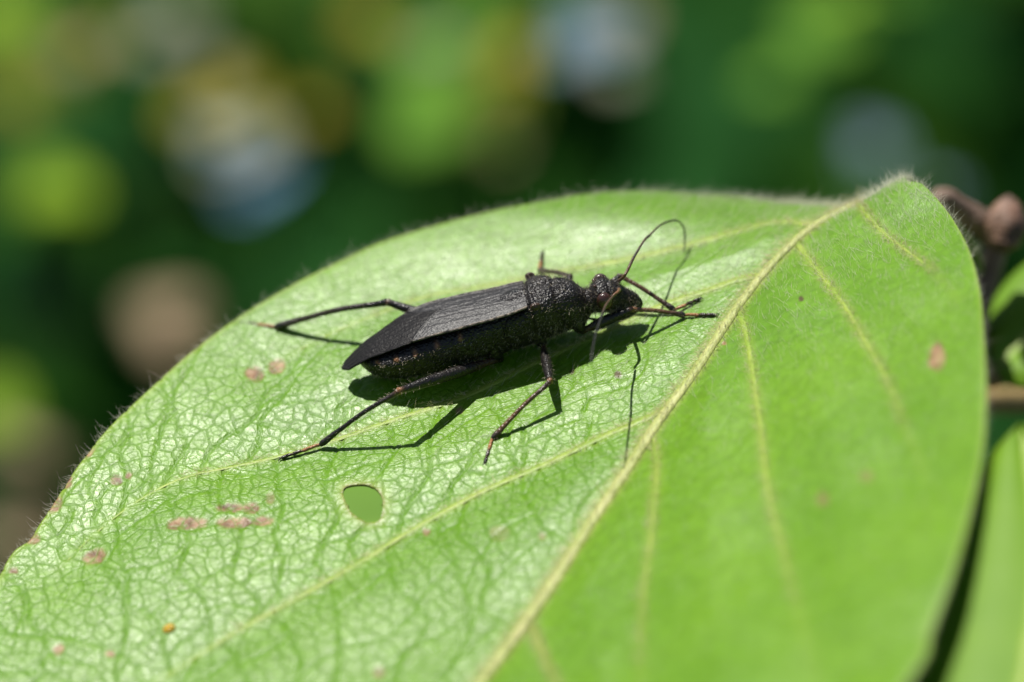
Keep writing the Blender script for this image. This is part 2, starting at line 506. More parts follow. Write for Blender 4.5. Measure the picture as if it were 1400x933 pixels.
# the hole
HOLEPX = [(471, 671), (482, 668), (498, 667), (512, 670), (521, 677), (526, 687), (526, 700), (523, 712), (516, 717), (503, 718), (490, 712), (480, 704), (474, 692), (470, 680)]
HO = catmull([ab_of(*p) for p in HOLEPX + HOLEPX[:1]], 80)
hc = HO[:-1].mean(0)
ha = np.arctan2(HO[:-1, 1] - hc[1], HO[:-1, 0] - hc[0]); hr = np.linalg.norm(HO[:-1] - hc, axis=1) * .95
o_ = np.argsort(ha); ha, hr = ha[o_], hr[o_]
def hole_r(p):
    a = np.arctan2(p[:, 1] - hc[1], p[:, 0] - hc[0])
    return np.linalg.norm(p - hc, axis=1), np.interp(a, ha, hr, period=2 * math.pi)
rr, rb = hole_r(P2)
inhole = rr < rb
step = .17
snap = inhole & (rr > rb - step)
P2 = np.where(snap[:, None], hc + (P2 - hc) * (rb / np.maximum(rr, 1e-6))[:, None], P2)
dead = inhole & ~snap

h0 = H(P2)
rm, side, along = seg_dist(P2, MID)
dv = np.full(len(P2), 99.0)
vpale = np.zeros(len(P2))
for v in VEINS:
    dd_, _, al_ = seg_dist(P2, v); dv = np.minimum(dv, dd_)
    vpale = np.maximum(vpale, (1.25 if any(v is q for q in VEINS[:3]) else 1.0) * np.exp(-(dd_ / .30) ** 2) * np.clip(1.15 - al_ / al_.max(), 0, 1))
lad = np.random.default_rng(3)
def near_u(c, q):
    i = np.argmin(((c - q) ** 2).sum(1)); return i / (len(c) - 1)
u1, u2, u3_ = (near_u(lfc, VEINS[k][-1]) for k in range(3))
m3 = near_u(MID, VEINS[2][0]); m2 = near_u(MID, VEINS[1][0])
rw = [near_u(MID, VEINS[k][0]) for k in range(3, 8)]
PAIRS = [(lfc, .10, u1, VEINS[0], .10, 1.0), (VEINS[0], .12, 1.0, VEINS[1], .16, .80), (VEINS[1], .10, 1.0, VEINS[2], .12, .96), (lfc, u1, u2, VEINS[1], .80, 1.0),
         (VEINS[2], .10, 1.0, MID, m3 + .02, .96), (lfc, u2, u3_, VEINS[2], .93, 1.0), (VEINS[1], .02, .1, MID, m2 + .01, m3)]
rv = [near_u(rtc, VEINS[k][-1]) for k in range(3, 8)]
for k in range(4):
    PAIRS.append((VEINS[3 + k], .1, 1.0, VEINS[4 + k], .1, 1.0))
def pt(c, u_):
    x = np.clip(u_, 0, 1) * (len(c) - 1); i = int(min(x, len(c) - 2)); return c[i] + (c[i + 1] - c[i]) * (x - i)
CROSS = []
for (ca_, a0, a1, cb_, b0, b1) in PAIRS:
    L = np.linalg.norm(np.diff(ca_, axis=0), axis=1).sum() * abs(a1 - a0)
    n_l = max(2, int(L / 2.5)); prev = None
    for k in range(n_l):
        f = (k + .5 + lad.uniform(-.25, .25)) / n_l
        A_, B_ = pt(ca_, a0 + (a1 - a0) * f), pt(cb_, b0 + (b1 - b0) * min(1, f + .03))
        d_ = B_ - A_; nn_ = np.array([-d_[1], d_[0]])
        ctl = [A_] + [A_ + d_ * t_ + nn_ * lad.normal(0, .05) for t_ in (.2, .38, .55, .7, .86)] + [B_]
        cv = catmull(ctl, 14); CROSS.append((cv, 1.0))
        if prev is not None:
            m_ = int(np.clip(np.linalg.norm(d_) / 2.6, 1, 7))
            for j in range(m_):
                t_ = (j + lad.uniform(.3, .9)) / (m_ + .2)
                q1, q2 = pt(prev, t_), pt(cv, np.clip(t_ + lad.normal(0, .05), 0, 1)); dq = q2 - q1
                CROSS.append((catmull([q1, (q1 + q2) / 2 + np.array([-dq[1], dq[0]]) * lad.normal(0, .14), q2], 6), .72))
        prev = cv
d3 = np.full(len(P2), 9.0)
for cv, wt in CROSS:
    lo, hi = cv.min(0) - .6, cv.max(0) + .6
    near = np.where((P2 > lo).all(1) & (P2 < hi).all(1))[0]
    if len(near):
        d3[near] = np.minimum(d3[near], seg_dist(P2[near], cv)[0] / wt)
d3 = d3 + .06 * fbm(P2[:, 0] * 1.7, P2[:, 1] * 1.7, 44, 2)
ter = np.exp(-(np.maximum(d3, 0) / .080) ** 2)
smooth_right = 1 - .85 / (1 + np.exp(side * rm / .4))
base_zone = np.clip(((P2 - CREST) @ DROPDIR + 16) / 12, 0, 1)       # towards the stalk the blade is smoother and hairier
amp = smooth_right * (1 - .75 * base_zone)
disp = .26 * (1 - np.exp(-(dv / 2.2) ** 2)) * np.minimum(1, rm / 2)
disp = disp - amp * .060 * ter
disp = disp - .03 * np.exp(-((1 - np.abs(tt)) / .012) ** 2)

# blemishes: pixel, radius across, radius down, kind, strength
SPOTS = [(378, 501, 13, 11, 0), (348, 512, 14, 11, 0), (345, 700, 12, 8, 0), (318, 699, 22, 7, 0), (262, 720, 28, 10, 0), (325, 720, 28, 9, 0), (362, 718, 18, 7, 0), (240, 722, 10, 8, 0),
         (130, 762, 18, 12, 0), (160, 659, 9, 7, 0), (177, 652, 5, 4, 0), (83, 893, 9, 7, 0), (153, 899, 8, 5, 0), (20, 784, 8, 5, 0), (1283, 493, 13, 20, 0), (1126, 686, 12, 12, .45), (1186, 655, 10, 10, .35),
         (684, 735, 16, 12, .3), (583, 727, 6, 6, 0), (521, 925, 10, 8, .6), (372, 686, 7, 9, .5),
         (120, 622, 12, 8, 0), (92, 662, 10, 12, 0), (75, 690, 12, 14, 0), (45, 738, 12, 10, 0),
         (847, 518, 6, 5, 2), (783, 510, 4, 4, 2), (629, 562, 6, 5, 0), (1096, 411, 4, 4, 2), (990, 470, 4, 3, 0), (743, 738, 6, 6, .4)]
spot = np.zeros(len(P2)); dark = np.zeros(len(P2))
for (sx, sy, rx, ry, kd) in SPOTS:
    c = ab_of(sx, sy); ex = ab_of(sx + rx, sy) - c; ey = ab_of(sx, sy + ry) - c
    Mi = np.linalg.inv(np.column_stack([ex, ey]))
    near = np.abs(P2 - c).max(1) < 4
    q = (P2[near] - c) @ Mi.T
    rad = np.linalg.norm(q, axis=1) + .55 * fbm(P2[near, 0] * 1.6, P2[near, 1] * 1.6, int(sx), 3)
    v = np.clip((1.05 - rad) / .3, 0, 1)
    if kd == 2: dark[near] = np.maximum(dark[near], v * .85)
    else: spot[near] = np.maximum(spot[near], v * (.9 if kd == 0 else kd))
disp = disp - .05 * spot
pale = np.maximum(.6 * vpale, .9 * np.exp(-np.maximum(0, rm - .2) ** 2 / .09))
rr2, rb2 = hole_r(P2)
rim = np.exp(-np.maximum(0, rr2 - rb2) ** 2 / .012)
pale = np.maximum(pale, .5 * np.exp(-np.maximum(0, rr2 - rb2) ** 2 / .2)); spot = np.maximum(spot, .45 * rim)
pale = np.maximum(pale, .55 * np.exp(-((1 - np.abs(tt)) / .010) ** 2))
# wavy margin
WV = to_world(P2, h0 + disp)
I = np.arange(NS * NC).reshape(NS, NC)
F = np.stack([I[:-1, :-1], I[1:, :-1], I[1:, 1:], I[:-1, 1:]], -1).reshape(-1, 4)
F = F[~dead[F].any(1)]
n0 = np.cross(WV[F[5000, 1]] - WV[F[5000, 0]], WV[F[5000, 2]] - WV[F[5000, 0]])
if n0 @ NRM < 0: F = F[:, ::-1].copy()
used = np.zeros(len(WV), bool); used[F.ravel()] = True
remap = np.cumsum(used) - 1
shrub = empty('leafy_shrub', (48, 26, GZ))
tag(shrub, 'sunlit hairy-leaved shrub whose broad green leaf carries the black bug', 'shrub')
leaf = build('leaf', WV[used], remap[F], M['blade'], shrub,
             {'relief': amp[used], 'tertiary': (ter * (1 - .5 * base_zone))[used], 'spot': spot[used], 'dark_spot': dark[used], 'pale': pale[used]})
_me = leaf.data; _uv = _me.uv_layers.new(name='plane')
_vi = np.empty(len(_me.loops), np.int32); _me.loops.foreach_get('vertex_index', _vi)
_uv.data.foreach_set('uv', P2[used][_vi].astype(np.float32).ravel())
so = leaf.modifiers.new('thickness', 'SOLIDIFY'); so.thickness = .00012; so.offset = -1
tag(leaf, 'broad green leaf with a small hole, pinkish brown blemishes and pale veins')

def surf(p2, extra=0.0):
    p2 = np.atleast_2d(p2)
    d = np.full(len(p2), 99.0)
    for v in VEINS: d = np.minimum(d, seg_dist(p2, v)[0])
    r = seg_dist(p2, MID)[0]
    return to_world(p2, H(p2) + .26 * (1 - np.exp(-(d / 2.2) ** 2)) * np.minimum(1, r / 2) + extra)

def snormal(p2, e=.35):
    gx_ = (surf(p2 + [e, 0]) - surf(p2 - [e, 0])); gy_ = (surf(p2 + [0, e]) - surf(p2 - [0, e]))
    n = np.cross(gx_, gy_); return n / np.linalg.norm(n, axis=1)[:, None]

# midrib and side veins: low rounded ridges bedded in the blade
V, Fc, A = tube(surf(MID[2:-4:2], .02), np.interp(np.linspace(0, 1, len(MID[2:-4:2])), [0, .12, .5, 1], [.23, .24, .32, .14]), 12, 260, flat=.5, up=NRM, bump=.16)
mr = build('midrib', V, Fc, M['vein'], leaf)
for k, v in enumerate(VEINS):
    n_ = len(v)
    rr_ = np.interp(np.linspace(0, 1, n_), [0, .1, .6, 1], [.25, .19, .13, .02] if k < 3 else [.17, .12, .075, .006])
    V, Fc, A = tube(surf(v[::2], -.01), rr_[::2], 10, 150, flat=.20, up=snormal(v[::2]), bump=.18, seed=k)
    build('vein', V, Fc, M['side_vein'], leaf)

# hairs: fringe along the margin, felt on the veins, lying hairs on the blade
def inward(c):
    t = np.gradient(c, axis=0); t /= np.linalg.norm(t, axis=1)[:, None]
    return t
def fringe(c, n, flip, seed):
    lr = np.random.default_rng(seed)
    k = lr.uniform(.02, .80, n) * (len(c) - 1); i = k.astype(int)
    p = c[i] + (c[np.minimum(i + 1, len(c) - 1)] - c[i]) * (k - i)[:, None]
    t = inward(c)[i]; o = np.column_stack([-t[:, 1], t[:, 0]]) * flip
    D = o[:, :1] * E1 + o[:, 1:] * E2
    T = t[:, :1] * E1 + t[:, 1:] * E2
    D = D * lr.uniform(.3, 1.1, (n, 1)) + NRM * lr.uniform(.1, 1.0, (n, 1)) + T * lr.normal(0, .55, (n, 1))
    L = np.clip(lr.gamma(4, .085, n), .10, .8)
    return hairs(surf(p - o * .02, -.05), D, L, lr.uniform(.004, .008, n), bend=lr.normal(0, .28, (n, 3)))
sgn = 1 if np.cross(np.append(inward(lfc)[350], 0), np.append(lfc[350] - resample(MID, np.array([.5]))[0], 0))[2] > 0 else -1
V1, F1 = fringe(lfc, 1300, sgn, 1)
V2, F2 = fringe(rtc, 900, -sgn, 2)
tag(build('margin_hair', np.vstack([V1, V2]), np.vstack([F1, F2 + len(V1)]), M['hair'], leaf), kind='stuff')
lr = np.random.default_rng(5)
def line_hair(c, n, rad, Lm, lo=.02, hi=.95):
    k = lr.uniform(lo, hi, n) * (len(c) - 1); i = k.astype(int)
    p = c[i] + (c[np.minimum(i + 1, len(c) - 1)] - c[i]) * (k - i)[:, None]
    t = inward(c)[i]; o = np.column_stack([-t[:, 1], t[:, 0]]); s = lr.uniform(-1, 1, (n, 1)); p = p + o * s * rad
    O = o[:, :1] * E1 + o[:, 1:] * E2; T = t[:, :1] * E1 + t[:, 1:] * E2
    D = NRM * lr.uniform(.15, .7, (n, 1)) + O * s * .9 + T * lr.normal(.35, .4, (n, 1))
    return hairs(surf(p, (.2 * np.sqrt(1 - .8 * s[:, 0] ** 2)) * rad / .4), D, np.clip(lr.gamma(6, Lm / 6, n), .1, 1.0), lr.uniform(.005, .009, n), bend=lr.normal(0, .3, (n, 3)))
parts = [line_hair(MID, 5200, .40, .38)] + [line_hair(v, 620, .18, .30, 0, .8) for v in VEINS]
Vh = np.vstack([p[0] for p in parts]); off = np.cumsum([0] + [len(p[0]) for p in parts[:-1]])
tag(build('vein_hair', Vh, np.vstack([p[1] + o for p, o in zip(parts, off)]), M['hair_tan'], leaf), kind='stuff')
# lying hairs, denser towards the stalk
cand = rng.integers(0, len(P2), 60000)
dens = .10 + .9 * np.clip(((P2[cand] - CREST) @ DROPDIR + 24) / 22, 0, 1) ** 1.5
cand = cand[(rng.random(len(cand)) < dens * .55) & ~inhole[cand] & (np.abs(tt[cand]) < .995)]
p = P2[cand]; n_ = len(p)
dd = np.tile(-dlast, (n_, 1)) + rng.normal(0, .35, (n_, 2))
dd = np.where((side[cand] < 0)[:, None], dd @ np.array([[.8, -.6], [.6, .8]]).T, dd @ np.array([[.8, .6], [-.6, .8]]).T)
D = dd[:, :1] * E1 + dd[:, 1:] * E2 + NRM * rng.uniform(.08, .45, (n_, 1))
V, Fh = hairs(WV[cand], D, np.clip(rng.gamma(5, .10, n_), .15, 1.0), rng.uniform(.004, .008, n_), bend=rng.normal(0, .15, (n_, 3)))
tag(build('blade_hair', V, Fh, M['hair'], leaf), kind='stuff')

# ------------------------------------------------------------------ the bug
AXA, AXB = cast(580, 437, 2.78), cast(720, 402, 2.98)  # two points of the wings' midline
BX = AXB - AXA; UNIT = np.linalg.norm(BX) / 5.0; BX /= np.linalg.norm(BX)
BZ = NRM - BX * (NRM @ BX); BZ /= np.linalg.norm(BZ)
BY = np.cross(BZ, BX)                              # the bug's left, away from the camera
B0 = AXA - BX * 4 * UNIT - BZ * 2.65
def bw(x, y, z):
    """a point of the bug: x forward from the tail (14 = head), y to its left, z up, mm"""
    return B0 + np.multiply.outer(np.asarray(x, float) * UNIT, BX) + np.multiply.outer(y, BY) + np.multiply.outer(z, BZ)
def loc(P):
    d = np.asarray(P) - B0; return d @ BX, d @ BY, d @ BZ

bug = empty('assassin_bug', B0 + BX * 7)
tag(bug, 'black assassin bug with grey-brown folded wings standing on the broad green leaf', 'insect')

# x, half width, top, bottom, widest-height (0..1), squareness
SEC = np.array([
    [0.55, .22, 1.46, 1.00, .70], [0.80, .62, 1.58, .75, .72], [1.3, 1.05, 1.76, .45, .78], [2.0, 1.42, 1.98, .28, .72], [3.0, 1.66, 2.26, .14, .70],
    [4.2, 1.72, 2.50, .08, .68], [5.4, 1.64, 2.54, .10, .68], [6.4, 1.42, 2.54, .15, .68], [7.2, 1.24, 2.54, .08, .70], [8.0, 1.22, 2.56, .10, .66],
    [8.7, 1.26, 2.70, .14, .70], [9.1, 1.34, 2.90, .20, .76], [9.6, 1.36, 3.04, .25, .74], [10.1, 1.22, 3.02, .30, .66], [10.5, 1.10, 2.88, .35, .60], [10.9, 1.04, 2.74, .45, .56],
    [11.25, .90, 2.52, .42, .54], [11.5, .70, 2.22, .60, .52], [11.7, .55, 2.02, .84, .52], [11.88, .54, 2.02, .88, .52], [12.05, .64, 2.16, .84, .55], [12.35, .80, 2.32, .80, .58],
    [12.7, .80, 2.28, .70, .58], [13.0, .66, 2.10, .64, .56], [13.3, .52, 1.86, .62, .55], [13.6, .42, 1.56, .62, .52], [13.9, .28, 1.26, .66, .5], [14.1, .12, 1.02, .74, .5]])
NX, NA = 330, 120
xs = np.linspace(SEC[0, 0], SEC[-1, 0], NX)
def cr(xq, x, y):
    m = np.gradient(y, x)
    i = np.clip(np.searchsorted(x, xq) - 1, 0, len(x) - 2); hh = x[i + 1] - x[i]; t = (xq - x[i]) / hh
    return (2 * t ** 3 - 3 * t ** 2 + 1) * y[i] + (t ** 3 - 2 * t ** 2 + t) * hh * m[i] + (-2 * t ** 3 + 3 * t ** 2) * y[i + 1] + (t ** 3 - t ** 2) * hh * m[i + 1]
wd, tp, bt, wh = [cr(xs, SEC[:, 0], SEC[:, k]) for k in range(1, 5)]
ang = np.linspace(0, 2 * math.pi, NA, endpoint=False)
bx_, by_, bz_ = [], [], []
for i in range(NX):
    zc = bt[i] + (tp[i] - bt[i]) * wh[i]
    c, s = np.cos(ang), np.sin(ang)
    pw = .85 if xs[i] < 8 else .95
    y = wd[i] * np.sign(c) * np.abs(c) ** pw
    z = np.where(s > 0, zc + (tp[i] - zc) * np.abs(s) ** .9, zc - (zc - bt[i]) * np.abs(s) ** .8)
    bx_.append(np.full(NA, xs[i])); by_.append(y); bz_.append(z)
bx_, by_, bz_ = map(lambda a: np.array(a), (bx_, by_, bz_))
# furrows: pronotum waist, midline, segment joints of the abdomen; rough granules
S2 = np.sin(ang)[None, :]
fur = .10 * np.exp(-((bx_ - 10.32) / .13) ** 2) * (S2 > -.5) + .08 * np.exp(-((bx_ - 9.0) / .06) ** 2) + .09 * np.exp(-((bx_ - 12.82) / .08) ** 2) * (S2 > .2) + .09 * np.exp(-((bx_ - 7.6) / .10) ** 2) * (S2 < .5)
fur = fur + .09 * np.exp(-(by_ / .10) ** 2) * (S2 > 0) * ((bx_ > 9.2) & (bx_ < 11.0))
for g in (1.25, 2.1, 3.1, 4.1, 5.1, 6.1):
    fur = fur + .05 * np.exp(-((bx_ - g) / .05) ** 2) * (S2 < .55)
gr = .07 * fbm(bx_ * 3.2, ang[None, :] * 3.5 + 0 * bx_, 61, 3) + .07 * (vnoise(bx_ * 13, ang[None, :] * 13 + 0 * bx_, 71) - .5)
nrm_y, nrm_z = np.cos(ang)[None, :] + 0 * bx_, np.sin(ang)[None, :] + 0 * bx_
k_ = gr * np.where((bx_ > 9) & (bx_ < 14), .75, .65) - fur
by_ = by_ + nrm_y * k_ * np.minimum(1, wd[:, None]); bz_ = bz_ + nrm_z * k_ * np.minimum(1, wd[:, None])
# pale flecks at the segment joints along the rim of the abdomen
tint = np.zeros_like(bx_)
for g in (1.35, 2.3, 3.25, 4.35, 5.5):
    tint = np.maximum(tint, np.exp(-((bx_ - g) / .10) ** 2) * np.exp(-((S2 - .45) / .16) ** 2) * .9)
tint = np.maximum(tint, .45 * np.exp(-((S2 - .55) / .14) ** 2) * (bx_ < 5.4) * (bx_ > .9) * (np.cos(ang)[None, :] > 0))
BV = bw(bx_.ravel(), by_.ravel(), bz_.ravel())
I = np.arange(NX * NA).reshape(NX, NA); J = np.roll(I, -1, 1)
F = np.stack([I[:-1], I[1:], J[1:], J[:-1]], -1).reshape(-1, 4)
c0, c1 = len(BV), len(BV) + 1
BVx = np.vstack([BV, bw(.42, 0, 1.25), bw(14.16, 0, .88)])
Fl = F[:, ::-1].tolist() + [[c0, I[0, j], J[0, j]] for j in range(NA)] + [[c1, J[-1, j], I[-1, j]] for j in range(NA)]
body = build('body', BVx, Fl, M['body'], bug, {'tint': np.append(tint.ravel(), [0, 0])})

# pronotal shoulder knobs, antenna sockets and eyes
def blob(c, r, sides=18, seed=0, rough=.06):
    th = np.linspace(0, math.pi, sides // 2 + 1); ph = np.linspace(0, 2 * math.pi, sides, endpoint=False)
    V, lr = [], np.random.default_rng(seed)
    for a in th:
        for b_ in ph:
            k = 1 + rough * (lr.random() - .5) * math.sin(a)
            V.append(bw(c[0] + r[0] * k * math.cos(a), c[1] + r[1] * k * math.sin(a) * math.cos(b_), c[2] + r[2] * k * math.sin(a) * math.sin(b_)))
    n_ = len(th)
    F = [[i * sides + j, i * sides + (j + 1) % sides, (i + 1) * sides + (j + 1) % sides, (i + 1) * sides + j] for i in range(n_ - 1) for j in range(sides)]
    return np.array(V), F
for s in (-1, 1):
    V, F = blob((12.5, s * .82, 1.74), (.38, .32, .46), 28, 1, .01)
    build('eye', V, F, M['eye'], bug)
    V, F = blob((12.22, s * .26, 2.30), (.10, .10, .10), 14, 1, .01)
    build('ocellus', V, F, M['eye'], bug)
    g = Geo(); V, F = blob((13.25, s * .36, 1.86), (.20, .15, .16), 16, 3, .15); g.add(V, F)
    g.build('antenna_socket', M['body'], bug)
    g = Geo(); V, F = blob((9.3, s * 1.30, 2.70), (.24, .16, .20), 16, 4, .2); g.add(V, F, .12); g.build('shoulder_knob', M['body'], bug)
g = Geo(); V, F = blob((8.45, 0, 2.70), (.75, .48, .17), 22, 8, .12); g.add(V, F)
g.build('scutellum', M['body'], bug)

# folded forewings: leathery front part, veined membrane behind, the near one lying over the far one
def wing(sgn, lift):
    nu, nv = 170, 60
    u_ = np.linspace(0, 1, nu); v_ = np.linspace(0, 1, nv)
    xw = 8.95 - u_ * 9.40
    outer = np.maximum(0, cr(xw, np.array([-.45, -.25, .25, 1.0, 1.8, 2.8, 4.0, 5.2, 6.5, 7.6, 8.5, 8.95]), np.array([.0, .34, .60, .82, 1.05, 1.30, 1.46, 1.48, 1.42, 1.34, 1.28, 1.18])))
    inner = np.maximum(0, cr(xw, np.array([-.45, -.25, .25, 1.0, 1.8, 2.8, 4.0, 5.2, 6.0, 7.0, 8.0, 8.95]), np.array([.0, .30, .54, .72, .84, .80, .55, .22, .10, .05, .20, .62])))
    top = np.maximum(0, cr(xw, np.array([-.45, 1, 2, 3, 4.2, 5.4, 6.4, 7.2, 8.0, 8.95]), np.array([1.05, 1.80, 2.14, 2.42, 2.63, 2.66, 2.65, 2.64, 2.64, 2.68])))
    U, Vv = np.meshgrid(u_, v_, indexing='ij')
    yy = (-outer[:, None] + (outer + inner)[:, None] * Vv)          # for the right wing; mirrored for the left
    xx = xw[:, None] + 0 * Vv
    r_ = np.abs(yy) / np.maximum(.3, np.interp(xx, [0, 1, 3, 5, 9], [.9, 1.2, 1.6, 1.6, 1.35]))
    zz = top[:, None] - .22 * r_ ** 2.4 + lift
    # the leathery front ends along a slanting line, the membrane beyond it
    bnd = 3.15 + 1.55 * np.clip((yy + 1.5) / 1.7, 0, 1.3) ** 1.2
    mem = 1 / (1 + np.exp((xx - bnd) / .09))
    ridge = .09 * np.exp(-((yy + outer[:, None] - .07) / .055) ** 2) * (1 - .7 * mem)
    for k, (a, b_) in enumerate(((.36, .45), (.62, .80), (.80, .98))):
        yl = -outer[:, None] * (1 - np.interp(xx, [3, 8.9], [b_, a]) * .98)
        ridge = ridge + .013 * np.exp(-((yy - yl) / .05) ** 2) * (1 - mem)
    ridge = ridge + .06 * np.exp(-((xx - bnd) / .07) ** 2)
    for k in range(9):
        yl = -1.35 + .28 * k + .10 * (xx - 2) * (1 - k / 5) * .6 + .05 * np.sin(xx * 3 + k)
        ridge = ridge + .018 * np.exp(-((yy - yl) / .035) ** 2) * mem
    wr = .05 * fbm(xx * 1.3, yy * 2.0, 81, 2) + .016 * (vnoise(xx * 10, yy * 14, 83) - .5) * (1 - mem)
    zz = zz + ridge + wr
    tn = .75 * np.exp(-((yy + outer[:, None] - .05) / .04) ** 2) * (1 - mem) * np.clip(vnoise(xx * 6, yy * 6, 5) * 1.6 - .3, 0, 1)
    W = bw(xx.ravel(), (yy * (1 if sgn < 0 else -1)).ravel(), zz.ravel())
    I = np.arange(nu * nv).reshape(nu, nv)
    F = np.stack([I[:-1, :-1], I[1:, :-1], I[1:, 1:], I[:-1, 1:]], -1).reshape(-1, 4)
    if sgn > 0: F = F[:, ::-1].copy()
    nn = np.cross(W[F[900, 1]] - W[F[900, 0]], W[F[900, 2]] - W[F[900, 0]])
    if nn @ BZ < 0: F = F[:, ::-1].copy()
    o = build('forewing', W, F, M['wing'], bug, {'membrane': mem.ravel(), 'tint': tn.ravel()})
    so = o.modifiers.new('thickness', 'SOLIDIFY'); so.thickness = .00004; so.offset = -1
wing(1, .05); wing(-1, .12)

# legs, joint by joint: pixel, height above the leaf
def leg(coxa, knee, ankle, toe, r, tints, coxa_h=None, mid_t=.5):
    """coxa, knee, ankle, toe are world points; r: thigh, shin, foot radii"""
    g = Geo()
    cx, k, a, t = coxa, knee, ankle, toe
    V, F, A = tube([cx + BZ * .95 - BX * .2, cx + BZ * .35 - BX * .1, cx + BX * .02], [r[0] * 1.5, r[0] * 1.35, r[0] * .85], 14, 16, bump=.1); g.add(V, F, A)
    d = k - cx
    V, F, A = tube([cx - d * .02, cx + d * .12, cx + d * .35, cx + d * .7, k - d * .06, k], [r[0] * .75, r[0] * .62, r[0] * 1.0, r[0] * .92, r[0] * .62, r[0] * .66], 14, 44, tint=[0, .15, 0, 0, 0, tints[0]], bump=.10, seed=int(k[0] * 10) & 31)
    g.add(V, F, A)
    d = a - k; bowv = BZ * np.linalg.norm(d) * .025
    V, F, A = tube([k + d * .005, k + d * .08, k + d * .4 + bowv, k + d * .75 + bowv * .6, a - d * .06, a], [r[1] * 1.15, r[1] * .95, r[1] * .85, r[1] * .9, r[1] * 1.25, r[1] * .9], 12, 56, tint=tints[1:], bump=.16, seed=3)
    g.add(V, F, A)
    o = g.build('leg', M['leg'], bug)
    f = Geo(); d = t - a
    V, F, A = tube([a, a + d * .18 + BZ * .02, a + d * .4, a + d * .45], [r[2] * .8, r[2] * .85, r[2] * .95, r[2] * .7], 10, 20, tint=[.75, 1, .95, .5]); f.add(V, F, A)
    V, F, A = tube([a + d * .45, a + d * .55 + BZ * .03, a + d * .68, a + d * .7], [r[2] * .7, r[2] * .9, r[2] * 1.0, r[2] * .7], 10, 18, tint=[.4, .1, .05, .1]); f.add(V, F, A)
    V, F, A = tube([a + d * .7, a + d * .8 + BZ * .03, a + d * .97], [r[2] * .65, r[2] * .85, r[2] * .95], 10, 18, tint=[.15, .05, 0]); f.add(V, F, A)
    foot = f.build('tarsus', M['leg'], o)
    sd_ = np.cross(d / np.linalg.norm(d), BZ); dn = d / np.linalg.norm(d)
    for s in (-1, 1):
        V, F, A = tube([t - dn * .03, t + dn * .09 + sd_ * s * .07 + BZ * .03, t + dn * .16 + sd_ * s * .10 - BZ * .06], [.03, .024, .008], 6, 10)
        g2 = Geo(); g2.add(V, F, A); g2.build('claw', M['leg'], o)
    # bristles along thigh and shin
    n_ = 240
    q = rng.random(n_); up_ = rng.random(n_) < .45
    base = np.where(up_[:, None], cx + (k - cx) * q[:, None], k + (a - k) * q[:, None])
    ax = np.where(up_[:, None], (k - cx), (a - k)); ax /= np.linalg.norm(ax, axis=1)[:, None]
    rad = rng.normal(size=(n_, 3)); rad -= ax * (rad * ax).sum(1)[:, None]; rad /= np.linalg.norm(rad, axis=1)[:, None]
    V, Fh = hairs(base + rad * np.where(up_, r[0] * .8, r[1] * .8)[:, None], rad + ax * rng.uniform(.3, 1.0, (n_, 1)), rng.uniform(.08, .26, n_), .006)
    tag(build('bristle', V, Fh, M['seta_pale'], o), kind='stuff')
    return o
C = cast
leg(bw(6.95, -.80, .10), C(545, 535, 2.55), C(438, 608, .22), C(384, 627, .09), (.27, .125, .092), [.7, .3, .05, .0, .0, .0, .0])
leg(bw(9.15, -.80, .25), C(752, 522, 1.55), C(673, 600, .25), C(663, 634, .09), (.24, .120, .092), [.6, .15, .08, .25, .35, .05, .0])
leg(bw(11.1, -.55, .30), C(864, 423, 1.45), C(936, 431, .25), C(978, 431, .09), (.25, .115, .092), [.4, .55, .4, .35, .2, .0, .0])
leg(bw(11.1, .55, .30), C(848, 377, 1.75), C(922, 424, .25), C(957, 409, .09), (.25, .115, .092), [.1, .15, .2, .25, .15, .0, .0])
leg(bw(9.15, .80, .25), C(780, 378, 1.55), C(737, 370, .35), C(742, 345, .09), (.24, .120, .092), [.1, .05, .05, .08, .08, .0, .0])
leg(bw(6.95, .80, .10), C(529, 413, 2.30), C(377, 447, .22), C(322, 441, .09), (.27, .150, .092), [.2, .0, .0, .05, .05, .0, .0])

# beak under the head
V, F, A = tube([bw(14.05, 0, .86), bw(14.02, -.02, .56), bw(13.55, -.03, .26), bw(12.8, -.03, .14), bw(12.1, -.02, .26), bw(11.5, 0, .52)], [.13, .15, .14, .12, .09, .04], 12, 50)
g = Geo(); g.add(V, F, A); g.build('beak', M['leg'], bug)

# antennae
def antenna(pts, seed):
    a = bug
    g = Geo()
    for i in range(len(pts)):
        p, r, tn = pts[i]
        V, F, A = tube(p, r, 9, 10 * len(p), tint=tn, bump=.12, seed=seed + i); g.add(V, F, A)
    o = g.build('antenna', M['leg'], bug)
    P_ = np.vstack([np.asarray(p) for p, _, _ in pts])
    n_ = 140; k = rng.integers(0, len(P_) - 1, n_); f = rng.random((n_, 1))
    q = P_[k] + (P_[k + 1] - P_[k]) * f
    V, Fh = hairs(q, rng.normal(size=(n_, 3)), rng.uniform(.10, .2, n_), .005)
    tag(build('bristle', V, Fh, M['seta_dark'], o), kind='stuff')
fa = [bw(13.35, .30, 1.92), C(854, 377, 3.05), C(866, 353, 3.05)], [C(866, 353, 3.05), C(880, 330, 2.9), C(887, 323, 2.75)], [C(887, 323, 2.75), C(903, 308, 2.35), C(918, 302, 1.95), C(928, 303, 1.5), C(935, 312, 1.0), C(936.5, 328, .5), C(935, 345, .15)]
antenna([(fa[0], [.085, .075, .07], [.15, .3, .1]), (fa[1], [.06, .052, .06], [.0, .2, .0]), (fa[2], [.05, .045, .043, .04, .04, .036, .028], [.2, .1, 0, 0, 0, 0, 0])], 11)
